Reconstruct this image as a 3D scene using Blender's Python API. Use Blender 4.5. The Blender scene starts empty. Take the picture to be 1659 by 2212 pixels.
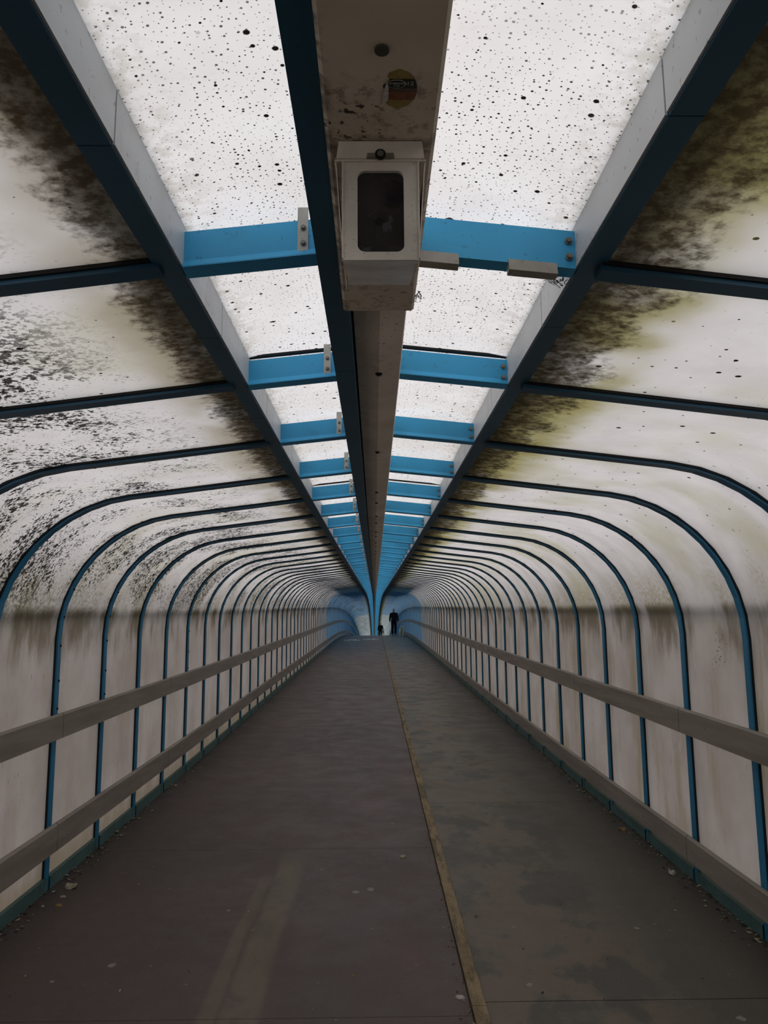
import bpy, bmesh, math, random
from mathutils import Matrix, Vector

random.seed(7)
S = bpy.context.scene
COL = S.collection

# ------------------------------------------------------------------ camera
YAW, PITCH, ROLL = 0.01264, 0.1550, -0.00779
F_PX = 1725.0
camd = bpy.data.cameras.new('camera')
camd.sensor_fit = 'VERTICAL'
camd.sensor_height = 24.0
camd.lens = F_PX / 2212.0 * 24.0
camd.clip_start, camd.clip_end = 0.05, 2000.0
cam = bpy.data.objects.new('camera', camd)
COL.objects.link(cam)
_fh = Vector((math.sin(YAW), math.cos(YAW), 0)); _r = Vector((math.cos(YAW), -math.sin(YAW), 0)); _z = Vector((0, 0, 1))
_f = _fh * math.cos(PITCH) + _z * math.sin(PITCH)
_u = -_fh * math.sin(PITCH) + _z * math.cos(PITCH)
_R = _r * math.cos(ROLL) + _u * math.sin(ROLL)
_U = -_r * math.sin(ROLL) + _u * math.cos(ROLL)
cam.matrix_world = Matrix(((_R.x, _U.x, -_f.x, 0.0), (_R.y, _U.y, -_f.y, 0.0), (_R.z, _U.z, -_f.z, 1.6), (0, 0, 0, 1)))
S.camera = cam

# ------------------------------------------------------------------ overcast sky, exposure
world = bpy.data.worlds.new('overcast_sky')
S.world = world
world.use_nodes = True
wn, wl = world.node_tree.nodes, world.node_tree.links
wn.clear()
_tc = wn.new('ShaderNodeTexCoord'); _sx = wn.new('ShaderNodeSeparateXYZ'); _cl = wn.new('ShaderNodeClamp')
_ma = wn.new('ShaderNodeMath'); _ma.operation = 'MULTIPLY_ADD'; _ma.inputs[1].default_value = 0.667; _ma.inputs[2].default_value = 0.333
_bg = wn.new('ShaderNodeBackground'); _wo = wn.new('ShaderNodeOutputWorld')
_bg.inputs['Color'].default_value = (0.97, 0.965, 0.985, 1)
wl.new(_tc.outputs['Generated'], _sx.inputs[0]); wl.new(_sx.outputs['Z'], _cl.inputs[0]); wl.new(_cl.outputs[0], _ma.inputs[0])
wl.new(_ma.outputs[0], _bg.inputs['Strength']); wl.new(_bg.outputs[0], _wo.inputs[0])
S.view_settings.view_transform = 'Standard'
S.view_settings.look = 'None'
S.view_settings.gamma = 1.0
S.view_settings.use_curve_mapping = False
S.view_settings.exposure = 1.05

# ------------------------------------------------------------------ tunnel geometry
AX = -0.017            # tunnel axis, camera stands at x = 0
W = 1.907              # half width
SP = 0.8541            # rib spacing
Y0 = 4.967             # floor position of rib 0
K0, K1 = -12, 134      # first and last rib
ZS, RA, SL = 1.45, 0.75, 0.123   # spring height, corner radius, roof slope
RAMP = 0.03

def g(y):
    d = y - 35.0
    e = min(max(y - 3.0, 0.0), 9.0)
    z = RAMP * y + 0.00042 * e * e + 0.0065 * max(y - 12.0, 0.0) * 1.16
    if d <= 0: return z
    if d <= 70: return z - 0.0008 * d * d
    return z - 0.0008 * 4900 - 0.112 * (d - 70)

def rib_y(k): return Y0 + SP * k

TH = math.pi / 2 - math.atan(SL)
def profile(xend, n_arc=9, n_wall=1):
    """half profile, x = distance from the axis: list of (x, z, nx, nz, s); n points into the tunnel"""
    out = []
    for i in range(n_wall + 1):
        z = ZS * i / n_wall
        out.append((W, z, -1.0, 0.0, z))
    for i in range(1, n_arc + 1):
        a = TH * i / n_arc
        out.append((W - RA + RA * math.cos(a), ZS + RA * math.sin(a), -math.cos(a), -math.sin(a), ZS + RA * a))
    x, z, nx, nz, s = out[-1]
    L = x - xend
    out.append((xend, z + L * SL, nx, nz, s + L * math.sqrt(1 + SL * SL)))
    return out

# ------------------------------------------------------------------ object helpers
def link(o, parent=None):
    COL.objects.link(o)
    if parent is not None: o.parent = parent
    return o

def empty(name, loc=(0, 0, 0), parent=None):
    o = bpy.data.objects.new(name, None)
    o.empty_display_size = 0.1
    o.location = loc
    return link(o, parent)

def tag(o, label=None, cat=None, group=None, kind=None):
    if label: o['label'] = label
    if cat: o['category'] = cat
    if group: o['group'] = group
    if kind: o['kind'] = kind
    return o

class MB:
    def __init__(self): self.v = []; self.f = []; self.m = []; self.uv = []
    def quad_strip_box(self, pts8, m=0):
        b = len(self.v); self.v += pts8
        for f in ((0, 3, 2, 1), (4, 5, 6, 7), (0, 1, 5, 4), (1, 2, 6, 5), (2, 3, 7, 6), (3, 0, 4, 7)):
            self.f.append(tuple(b + i for i in f)); self.m.append(m)
    def box(self, x0, x1, y0, y1, z0, z1, m=0, sh=0.0):
        """box; sh = slope dz/dy"""
        P = []
        for z in (z0, z1):
            for (x, y) in ((x0, y0), (x1, y0), (x1, y1), (x0, y1)):
                P.append((x, y, z + sh * y))
        self.quad_strip_box(P, m)
    def prism_y(self, prof, y0, y1, z0=0.0, z1=0.0, m=0):
        """closed (x, z) profile extruded along y; z0/z1 added to each end"""
        b = len(self.v); n = len(prof)
        for (x, z) in prof: self.v.append((x, y0, z + z0))
        for (x, z) in prof: self.v.append((x, y1, z + z1))
        for i in range(n):
            j = (i + 1) % n
            self.f.append((b + i, b + j, b + n + j, b + n + i)); self.m.append(m)
        self.f.append(tuple(b + i for i in reversed(range(n)))); self.m.append(m)
        self.f.append(tuple(b + n + i for i in range(n))); self.m.append(m)
    def prism_x(self, prof, x0, x1, z0=0.0, z1=0.0, m=0):
        """closed (y, z) profile extruded along x"""
        b = len(self.v); n = len(prof)
        for (y, z) in prof: self.v.append((x0, y, z + z0))
        for (y, z) in prof: self.v.append((x1, y, z + z1))
        for i in range(n):
            j = (i + 1) % n
            self.f.append((b + j, b + i, b + n + i, b + n + j)); self.m.append(m)
        self.f.append(tuple(b + i for i in range(n))); self.m.append(m)
        self.f.append(tuple(b + n + i for i in reversed(range(n)))); self.m.append(m)
    def cyl(self, c, r, h, axis='z', n=10, m=0, r2=None):
        b = len(self.v); r2 = r if r2 is None else r2
        for (rr, t) in ((r, 0.0), (r2, h)):
            for i in range(n):
                a = 2 * math.pi * i / n
                p, q = rr * math.cos(a), rr * math.sin(a)
                o = {'z': (p, q, t), 'y': (p, t, q), 'x': (t, p, q)}[axis]
                self.v.append((c[0] + o[0], c[1] + o[1], c[2] + o[2]))
        for i in range(n):
            j = (i + 1) % n
            self.f.append((b + i, b + j, b + n + j, b + n + i)); self.m.append(m)
        self.f.append(tuple(b + i for i in reversed(range(n)))); self.m.append(m)
        self.f.append(tuple(b + n + i for i in range(n))); self.m.append(m)
    def mesh(self, name, mats, smooth=False, fix=True):
        me = bpy.data.meshes.new(name)
        me.from_pydata(self.v, [], self.f)
        for mt in (mats if isinstance(mats, (list, tuple)) else [mats]): me.materials.append(mt)
        me.polygons.foreach_set('material_index', self.m)
        if fix:
            bm = bmesh.new(); bm.from_mesh(me); bmesh.ops.recalc_face_normals(bm, faces=bm.faces); bm.to_mesh(me); bm.free()
        if smooth: me.polygons.foreach_set('use_smooth', [True] * len(me.polygons))
        me.update()
        return me
    def obj(self, name, mats, parent=None, loc=(0, 0, 0), smooth=False):
        o = bpy.data.objects.new(name, self.mesh(name, mats, smooth))
        o.location = loc
        return link(o, parent)

def inst(name, me, parent, loc, scale=None):
    o = bpy.data.objects.new(name, me)
    o.location = loc
    if scale: o.scale = scale
    return link(o, parent)

# ------------------------------------------------------------------ node helpers
class NT:
    def __init__(self, name):
        self.mat = bpy.data.materials.new(name); self.mat.use_nodes = True
        self.t = self.mat.node_tree; self.t.nodes.clear()
        self.out = self.t.nodes.new('ShaderNodeOutputMaterial')
    def n(self, typ, **kw):
        nd = self.t.nodes.new(typ)
        for k, v in kw.items(): setattr(nd, k, v)
        return nd
    def put(self, sock, val):
        if isinstance(val, bpy.types.NodeSocket): self.t.links.new(val, sock)
        elif isinstance(val, (tuple, list)):
            sock.default_value = tuple(val) + (1,) if len(sock.default_value) == 4 and len(val) == 3 else tuple(val)
        else: sock.default_value = val
    def math(self, op, a, b=0.0, c=0.0, clamp=False):
        nd = self.n('ShaderNodeMath', operation=op, use_clamp=clamp)
        self.put(nd.inputs[0], a); self.put(nd.inputs[1], b); self.put(nd.inputs[2], c)
        return nd.outputs[0]
    def mul(self, a, b): return self.math('MULTIPLY', a, b)
    def add(self, a, b): return self.math('ADD', a, b)
    def sub(self, a, b): return self.math('SUBTRACT', a, b)
    def mx(self, a, b): return self.math('MAXIMUM', a, b)
    def ramp(self, v, lo, hi, a=0.0, b=1.0, smooth=True):
        nd = self.n('ShaderNodeMapRange', clamp=True, interpolation_type='SMOOTHSTEP' if smooth else 'LINEAR')
        self.put(nd.inputs[0], v); self.put(nd.inputs[1], lo); self.put(nd.inputs[2], hi); self.put(nd.inputs[3], a); self.put(nd.inputs[4], b)
        return nd.outputs[0]
    def xyz(self, x, y, z=0.0):
        nd = self.n('ShaderNodeCombineXYZ'); self.put(nd.inputs[0], x); self.put(nd.inputs[1], y); self.put(nd.inputs[2], z); return nd.outputs[0]
    def sep(self, v):
        nd = self.n('ShaderNodeSeparateXYZ'); self.put(nd.inputs[0], v); return nd.outputs
    def vmul(self, v, s):
        nd = self.n('ShaderNodeVectorMath', operation='MULTIPLY'); self.put(nd.inputs[0], v); self.put(nd.inputs[1], s); return nd.outputs[0]
    def vadd(self, v, s):
        nd = self.n('ShaderNodeVectorMath', operation='ADD'); self.put(nd.inputs[0], v); self.put(nd.inputs[1], s); return nd.outputs[0]
    def noise(self, v, scale=1.0, detail=3.0, rough=0.55, dist=0.0):
        nd = self.n('ShaderNodeTexNoise'); self.put(nd.inputs['Vector'], v); nd.inputs['Scale'].default_value = scale
        nd.inputs['Detail'].default_value = detail; nd.inputs['Roughness'].default_value = rough; nd.inputs['Distortion'].default_value = dist
        return nd.outputs['Fac']
    def spots(self, v, scale, rmin, rmax, power=4.0, rnd=1.0):
        nd = self.n('ShaderNodeTexVoronoi', voronoi_dimensions='2D'); self.put(nd.inputs['Vector'], v); nd.inputs['Scale'].default_value = scale
        nd.inputs['Randomness'].default_value = rnd
        r = self.n('ShaderNodeSeparateColor'); self.put(r.inputs[0], nd.outputs['Color'])
        rad = self.math('MULTIPLY_ADD', self.math('POWER', r.outputs[0], power), rmax - rmin, rmin)
        return self.ramp(self.math('DIVIDE', nd.outputs['Distance'], rad), 1.05, 0.75), r.outputs[1]
    def mix(self, fac, a, b):
        nd = self.n('ShaderNodeMix', data_type='RGBA'); self.put(nd.inputs[0], fac); self.put(nd.inputs[6], a); self.put(nd.inputs[7], b); return nd.outputs[2]
    def bsdf(self, col, rough=0.6, metal=0.0, spec=0.5, bump=None, bumpd=0.002):
        nd = self.n('ShaderNodeBsdfPrincipled'); self.put(nd.inputs['Base Color'], col); self.put(nd.inputs['Roughness'], rough)
        nd.inputs['Metallic'].default_value = metal; nd.inputs['Specular IOR Level'].default_value = spec
        if bump is not None:
            b = self.n('ShaderNodeBump'); b.inputs['Distance'].default_value = bumpd; b.inputs['Strength'].default_value = 0.6
            self.put(b.inputs['Height'], bump); self.put(nd.inputs['Normal'], b.outputs[0])
        self.t.links.new(nd.outputs[0], self.out.inputs[0])
        return self.mat
    def wpos(self): return self.n('ShaderNodeNewGeometry').outputs['Position']

def paint(name, col, dirt=(0.02, 0.016, 0.012), amt=0.5, scale=9.0, rough=0.45, metal=0.0, spec=0.4):
    t = NT(name); P = t.wpos()
    a = t.ramp(t.noise(P, scale, 6, 0.65), 0.55, 0.72)
    sp = t.ramp(t.noise(P, scale * 9, 3, 0.6), 0.64, 0.70)
    b = t.noise(P, scale * 0.35, 2)
    c = t.mix(t.ramp(b, 0.3, 0.7), tuple(x * 0.85 for x in col), tuple(min(1, x * 1.1) for x in col))
    c = t.mix(t.mul(a, amt * 0.5), c, dirt)
    c = t.mix(t.mul(sp, amt), c, dirt)
    return t.bsdf(c, rough, metal, spec)

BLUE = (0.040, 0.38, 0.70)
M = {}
M['blue'] = paint('lit_blue_paint', BLUE, amt=0.35)  # lighter copy of the blue; light on the cross beams is in the colour
def rib_mat():
    t = NT('rib_blue_paint'); P = t.wpos(); z = t.sep(t.n('ShaderNodeTexCoord').outputs['Object'])[2]
    c = t.mix(t.ramp(t.noise(P, 5, 2), 0.3, 0.7), (0.020, 0.19, 0.36), (0.025, 0.23, 0.44))
    c = t.mix(t.mul(t.ramp(t.noise(P, 120, 3, 0.6), 0.62, 0.68), 0.45), c, (0.02, 0.016, 0.012))
    roof_dark = t.mul(t.ramp(t.add(z, t.mul(t.noise(P, 7, 4, 0.65), 0.5)), 2.05, 2.45), 0.62)     # darker towards the roof part, edge broken by noise
    c = t.mix(roof_dark, c, (0.016, 0.018, 0.019))
    return t.bsdf(c, 0.45, 0, 0.4)
M['ribblue'] = rib_mat()
M['shadedblue'] = paint('shaded_blue_paint', (0.008, 0.085, 0.150), amt=0.35)  # darker copy of the blue; shade under the beams is in the colour
M['grey'] = paint('grey_beam_lining', (0.62, 0.65, 0.67), dirt=(0.12, 0.10, 0.07), amt=0.5, scale=7)
M['plate'] = paint('pale_bracket_plate', (0.50, 0.50, 0.46), dirt=(0.08, 0.06, 0.04), amt=0.8, scale=40)
M['bolt'] = paint('weathered_bolt', (0.22, 0.21, 0.19), amt=0.6, scale=60, metal=0.5)
M['black'] = paint('black_rubber', (0.006, 0.006, 0.007), amt=0.2, rough=0.7)
M['teal'] = paint('teal_kerb_paint', (0.07, 0.155, 0.155), dirt=(0.012, 0.012, 0.01), amt=0.9, scale=12)
M['cream'] = paint('cream_trunking', (0.76, 0.68, 0.56), dirt=(0.10, 0.065, 0.035), amt=0.75, scale=11)
M['unit'] = paint('cream_camera_case', (0.80, 0.74, 0.64), dirt=(0.06, 0.045, 0.03), amt=0.5, scale=30)
M['pad'] = paint('grey_brown_pad', (0.30, 0.28, 0.24), amt=0.5, scale=40)

def rail_mat():
    t = NT('grey_brown_rail'); P = t.wpos()
    st = t.noise(t.vmul(P, (8, 1.2, 14)), 1.0, 4)
    c = t.mix(t.ramp(st, 0.3, 0.7), (0.235, 0.205, 0.178), (0.32, 0.285, 0.25))
    sp = t.ramp(t.noise(P, 16, 5, 0.7), 0.62, 0.72)
    c = t.mix(t.mul(sp, 0.5), c, (0.07, 0.055, 0.04))
    return t.bsdf(c, 0.5, 0.0, 0.35)
M['rail'] = rail_mat()

def cover_mat():
    """large cream cover: black mould flecks and rust towards its far end"""
    t = NT('cream_cover'); P = t.wpos(); x, y, z = t.sep(P)
    c = t.mix(t.ramp(t.noise(P, 6, 3), 0.3, 0.7), (0.60, 0.53, 0.41), (0.70, 0.62, 0.49))
    zone = t.mul(t.ramp(y, 0.87, 0.93), t.ramp(y, 1.02, 0.985))
    lft = t.ramp(x, 0.05, -0.02)
    rust = t.ramp(t.noise(P, 45, 5, 0.7), 0.50, 0.64)
    c = t.mix(t.mul(t.mul(rust, t.ramp(y, 0.84, 0.9)), 0.55), c, (0.13, 0.075, 0.03))
    fl = t.ramp(t.noise(t.vadd(P, (3.1, 0, 0)), 85, 3, 0.55), 0.585, 0.62)
    c = t.mix(t.mul(t.mul(fl, zone), t.mul(lft, 0.95)), c, (0.008, 0.006, 0.005))
    edge = t.mul(t.ramp(x, -0.045, -0.063), t.ramp(t.noise(P, 30, 5), 0.4, 0.6))
    c = t.mix(t.mul(edge, 0.8), c, (0.09, 0.05, 0.025))
    ln = t.mul(t.ramp(t.math('ABSOLUTE', t.sub(y, t.add(0.985, t.mul(t.noise(P, 20, 2), 0.05)))), 0.022, 0.0), 0.55)
    c = t.mix(ln, c, (0.07, 0.05, 0.03))
    return t.bsdf(c, 0.5, 0, 0.35)
M['cover'] = cover_mat()

def panel_mat(name, side, tint=None):
    """weathered translucent sheet; uv = (length along the section, length along the tunnel)"""
    t = NT(name)
    uv = t.sep(t.n('ShaderNodeUVMap').outputs[0]); oi = t.n('ShaderNodeObjectInfo'); loc = t.sep(oi.outputs['Location'])
    s = uv[0]; y = t.add(uv[1], loc[1])
    off = {'left': 3.7, 'right': 51.3, 'top': 97.1}[side]
    P = t.xyz(s, y, off)
    big = t.noise(P, 1.3, 3); mid = t.noise(t.vadd(P, (9, 4, 0)), 4.5, 4, 0.6); fine = t.noise(t.vadd(P, (2, 7, 1)), 34, 4, 0.65)
    rnd = t.noise(t.xyz(off, loc[1], 2.5), 3.1, 0)      # one value per sheet
    P2 = t.xyz(t.add(s, off), y)
    c = t.mix(t.ramp(mid, 0.3, 0.7), (0.80, 0.765, 0.75), (0.86, 0.84, 0.83))
    if side != 'top':
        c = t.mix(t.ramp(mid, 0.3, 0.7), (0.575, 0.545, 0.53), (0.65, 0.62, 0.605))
        wall_shade = t.ramp(t.add(s, t.mul(t.sub(mid, 0.5), 0.5)), 2.35, 1.15)  # wall part darkened in the colour to imitate weaker light than the roof
        c = t.mix(wall_shade, c, t.mix(t.ramp(t.noise(P, 2.1, 4), 0.3, 0.7), (0.335, 0.290, 0.262), (0.42, 0.375, 0.35)))
    if tint: c = t.mix(t.ramp(mid, 0.3, 0.7), tint, tuple(v * 1.15 for v in tint))
    dark = (0.010, 0.008, 0.006); brown = (0.075, 0.05, 0.025); olive = (0.40, 0.36, 0.13); tan = (0.52, 0.46, 0.38)
    if side == 'top':
        c = t.mix(t.mul(t.ramp(big, 0.45, 0.75), 0.45), c, (0.66, 0.62, 0.56))
        c = t.mix(t.mul(t.ramp(fine, 0.55, 0.75), 0.16), c, (0.55, 0.52, 0.46))
        far = t.ramp(t.noise(P, 0.9, 2), 0.4, 0.62)
        a, r1 = t.spots(P2, 92, 0.07, 0.25, 2.5)
        c = t.mix(t.mul(a, t.mul(t.ramp(r1, 0.12, 0.3), t.ramp(far, 0.0, 1.0, 0.55, 1.0))), c, (0.03, 0.027, 0.022))
        a, r1 = t.spots(t.vadd(P2, (5.3, 2.2, 0)), 27, 0.03, 0.16, 3.0)
        c = t.mix(t.mul(a, t.ramp(r1, 0.25, 0.3)), c, dark)
        w = t.vadd(P2, t.vmul(t.xyz(t.noise(P, 60, 2), t.noise(t.vadd(P, (1, 5, 0)), 60, 2)), (0.012, 0.012, 0)))
        a, r1 = t.spots(t.vadd(w, (1.3, 7.2, 0)), 7, 0.012, 0.055, 3.0)
        c = t.mix(t.mul(a, t.ramp(r1, 0.55, 0.6)), c, dark)
        e = t.mul(t.ramp(s, 0.30, 0.40), t.ramp(fine, 0.42, 0.6))
        c = t.mix(t.mul(e, 0.35), c, (0.35, 0.31, 0.22))
    else:
        smax = 3.34
        tt = t.sub(smax, s)     # distance from the long beam
        left = side == 'left'
        # vertical grime streaks on the wall
        st = t.noise(t.vmul(P, (0.8, 3.6, 1)), 1.0, 4, 0.6)
        wall = t.ramp(s, 1.55, 1.2)
        c = t.mix(t.mul(t.mul(t.ramp(st, 0.48, 0.72), wall), 0.40 if left else 0.75), c, (0.27, 0.205, 0.155) if left else (0.25, 0.205, 0.125))
        low = t.mul(t.ramp(t.add(s, t.mul(mid, -0.35)), 0.12, -0.1), 1.0)
        c = t.mix(t.mul(low, 0.7), c, (0.24, 0.19, 0.12))
        sp_ = t.mul(t.ramp(t.noise(t.vmul(t.vadd(P, (8, 2, 4)), (14, 70, 1)), 1.0, 4, 0.7), 0.60, 0.70), t.ramp(t.noise(P, 1.7, 2), 0.46, 0.62))
        c = t.mix(t.mul(t.mul(sp_, wall), 0.6 if left else 0.75), c, (0.12, 0.095, 0.055))
        # yellowish algae cast
        c = t.mix(t.mul(t.mul(t.ramp(big, 0.47, 0.68), t.ramp(s, 1.2, 1.9)), 0.35 if left else 0.55), c, (0.40, 0.375, 0.22))
        # flecks
        strch = t.vmul(P, (1.0, 1.0, 1.0))
        f1 = t.noise(strch, 42, 3, 0.6); f2 = t.noise(t.vadd(strch, (4, 1, 2)), 95, 2, 0.5)
        zone = t.mul(t.ramp(s, 1.5, 1.8), t.ramp(tt, 0.12, 0.55))
        m1 = t.ramp(t.noise(t.vadd(P, (7, 7, 7)), 2.2, 3), 0.36, 0.62)
        th = t.math('MULTIPLY_ADD', m1, -0.16 if left else -0.02, 0.675 if left else 0.735)
        f = t.mul(t.ramp(t.sub(f1, th), 0.0, 0.03), zone)
        c = t.mix(t.mul(f, 0.95), c, dark)
        f = t.mul(t.ramp(t.sub(f2, t.add(th, 0.02)), 0.0, 0.03), zone)
        c = t.mix(t.mul(f, 0.85 if left else 0.5), c, dark)
        a, r1 = t.spots(P2, 16, 0.02, 0.17, 4.0)
        c = t.mix(t.mul(t.mul(a, t.ramp(r1, 0.55, 0.6)), t.ramp(s, 1.9, 2.2)), c, dark)
        # mould below the long beam
        wd = t.add(-0.02 if left else 0.06, t.mul(mid, 0.17 if left else 0.26))
        edge = t.ramp(t.sub(tt, t.add(wd, t.mul(t.sub(fine, 0.5), 0.16))), 0.055, -0.02)
        halo = t.ramp(t.sub(tt, t.add(wd, 0.08)), 0.13, -0.05)
        halo = t.mul(halo, t.ramp(t.noise(P, 2.6, 2), 0.25, 0.55))
        c = t.mix(t.mul(halo, 0.72 if left else 0.85), c, (0.24, 0.20, 0.12) if left else (0.25, 0.22, 0.06))
        mot = t.ramp(t.noise(P, 28, 5, 0.7), 0.30, 0.62)
        c = t.mix(t.mul(edge, t.math('MULTIPLY_ADD', mot, 0.42, 0.55)), c, (0.030, 0.020, 0.010))
        core = t.ramp(t.sub(tt, t.mul(wd, 0.5)), 0.06, -0.03)
        c = t.mix(t.mul(core, 0.75), c, (0.012, 0.009, 0.005))
        # stain line at the spring of the arch with smears around it
        q = t.sub(s, t.add(1.60, t.mul(t.sub(mid, 0.5), 0.03)))
        band = t.ramp(t.math('ABSOLUTE', q), 0.055, 0.0)
        run = t.noise(t.vmul(t.vadd(P, (3, 3, 3)), (2.4, 12, 1)), 1.0, 5, 0.7)
        patch = t.ramp(t.noise(t.vmul(t.vadd(P, (1.7, 5.5, 0)), (0.8, 1.6, 1)), 2.0, 3), 0.36, 0.62)
        smear = t.mul(t.mul(t.ramp(q, 0.06, -0.02), t.ramp(t.add(q, t.mul(run, 0.75)), 0.0, 0.30)), t.ramp(q, -0.45, -0.12))
        c = t.mix(t.mul(t.mul(smear, patch), 0.78), c, (0.115, 0.088, 0.045))
        up = t.mul(t.mul(t.ramp(q, -0.03, 0.01), t.ramp(q, 0.36, 0.03)), t.mul(patch, t.ramp(t.noise(P, 40, 4, 0.7), 0.36, 0.66)))
        c = t.mix(t.mul(up, 0.75), c, (0.13, 0.11, 0.045) if left else (0.24, 0.20, 0.06))
        c = t.mix(t.mul(band, t.math('MULTIPLY_ADD', patch, 0.6, 0.10)), c, (0.085, 0.07, 0.045))
    tr = t.n('ShaderNodeBsdfTranslucent'); df = t.n('ShaderNodeBsdfDiffuse'); mxs = t.n('ShaderNodeMixShader')
    t.put(tr.inputs['Color'], c)
    t.put(df.inputs['Color'], t.vmul(c, (0.8, 0.8, 0.8)))
    mxs.inputs[0].default_value = 0.42
    t.t.links.new(tr.outputs[0], mxs.inputs[1]); t.t.links.new(df.outputs[0], mxs.inputs[2])
    t.t.links.new(mxs.outputs[0], t.out.inputs[0])
    return t.mat
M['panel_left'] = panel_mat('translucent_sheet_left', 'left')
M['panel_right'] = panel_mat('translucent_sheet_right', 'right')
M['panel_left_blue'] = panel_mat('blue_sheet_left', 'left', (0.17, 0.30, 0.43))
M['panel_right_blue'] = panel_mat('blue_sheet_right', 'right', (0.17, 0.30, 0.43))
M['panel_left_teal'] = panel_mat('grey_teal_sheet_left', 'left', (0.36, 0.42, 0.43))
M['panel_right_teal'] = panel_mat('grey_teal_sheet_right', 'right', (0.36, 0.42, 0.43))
M['panel_top'] = panel_mat('translucent_skylight', 'top')

def floor_mat(name, cycle):
    t = NT(name); P = t.wpos(); x, y, z = t.sep(P)
    big = t.noise(P, 0.8, 4, 0.6); mid = t.noise(P, 3.2, 5, 0.65); fine = t.noise(P, 160, 3, 0.7)
    if cycle:
        c = t.mix(t.ramp(big, 0.3, 0.7), (0.066, 0.047, 0.042), (0.096, 0.065, 0.059))
        red = t.mul(t.ramp(t.noise(t.vmul(P, (2.0, 0.7, 1)), 1.0, 4), 0.5, 0.7), t.ramp(x, -1.2, 0.1))
        c = t.mix(t.mul(red, 0.6), c, (0.125, 0.066, 0.061))
        # worn pale wheel track
        wob = t.mul(t.sub(t.noise(t.xyz(3.3, y, 0), 0.9, 2), 0.5), 0.10)
        q = t.sub(x, t.add(-0.55, wob))
        core = t.mul(t.ramp(t.math('ABSOLUTE', q), 0.10, 0.055), t.mul(t.ramp(y, 5.75, 5.2), t.ramp(mid, 0.36, 0.5)))
        q2 = t.sub(x, t.add(-0.68, wob))
        core2 = t.mul(t.ramp(t.math('ABSOLUTE', q2), 0.05, 0.02), t.mul(t.ramp(y, 5.4, 4.9), 0.7))
        c = t.mix(t.mul(t.mx(core, core2), 0.8), c, (0.165, 0.135, 0.092))
        dk = t.mul(t.ramp(t.noise(t.vmul(P, (1.6, 0.45, 1)), 1.3, 4), 0.58, 0.7), 0.5)
        c = t.mix(dk, c, (0.044, 0.032, 0.029))
    else:
        c = t.mix(t.ramp(big, 0.3, 0.7), (0.066, 0.065, 0.054), (0.086, 0.081, 0.065))
        pt = t.ramp(t.noise(t.vmul(t.vadd(P, (5, 2, 0)), (1.6, 1.0, 1)), 1.7, 5, 0.62), 0.455, 0.535)
        pt = t.mul(pt, t.mul(t.ramp(x, 1.5, 1.0), t.ramp(mid, 0.30, 0.50)))
        c = t.mix(t.mul(pt, 0.8), c, (0.165, 0.128, 0.094))
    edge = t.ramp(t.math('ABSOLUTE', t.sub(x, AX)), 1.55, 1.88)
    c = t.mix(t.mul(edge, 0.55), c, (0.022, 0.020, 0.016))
    a, r1 = t.spots(t.xyz(x, y), 5.0, 0.012, 0.06, 3.0)
    c = t.mix(t.mul(t.mul(a, t.ramp(r1, 0.62, 0.66)), 0.55), c, (0.26, 0.25, 0.23))
    c = t.mix(t.mul(t.ramp(fine, 0.5, 0.75), 0.35), c, (0.11, 0.10, 0.09))
    c = t.mix(t.mul(t.ramp(fine, 0.5, 0.28), 0.4), c, (0.02, 0.018, 0.016))
    return t.bsdf(c, t.ramp(mid, 0.3, 0.7, 0.42, 0.6), 0, 0.42, bump=fine, bumpd=0.003)
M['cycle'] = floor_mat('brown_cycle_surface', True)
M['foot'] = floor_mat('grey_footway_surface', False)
def kerb_mat():
    t = NT('yellowed_kerb'); P = t.wpos()
    c = t.mix(t.ramp(t.noise(t.vmul(P, (4, 1, 1)), 3, 5, 0.65), 0.35, 0.65), (0.19, 0.145, 0.085), (0.31, 0.24, 0.145))
    c = t.mix(t.mul(t.ramp(t.noise(P, 60, 4, 0.7), 0.5, 0.7), 0.5), c, (0.06, 0.05, 0.03))
    c = t.mix(t.mul(t.ramp(t.noise(t.vmul(P, (14, 2.5, 1)), 1.0, 4, 0.6), 0.5, 0.62), 0.65), c, (0.085, 0.078, 0.06))
    return t.bsdf(c, 0.8, 0, 0.2)
M['kerb'] = kerb_mat()
def flat(name, col, rough=0.7, amt=0.2, scale=30, spec=0.3):
    t = NT(name); P = t.wpos()
    c = t.mix(t.ramp(t.noise(P, scale, 4), 0.3, 0.7), tuple(v * (1 - amt) for v in col), tuple(min(1, v * (1 + amt)) for v in col))
    return t.bsdf(c, rough, 0, spec)
M['deck'] = flat('dark_deck', (0.012, 0.011, 0.01))
M['ground'] = flat('railway_ground', (0.14, 0.13, 0.11), 0.9, 0.3, 0.4)

# ================================================================== SETTING
gm = MB(); gm.box(-400, 400, -300, 500, -9.2, -9.0)
tag(gm.obj('ground', M['ground']), kind='structure')

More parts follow.
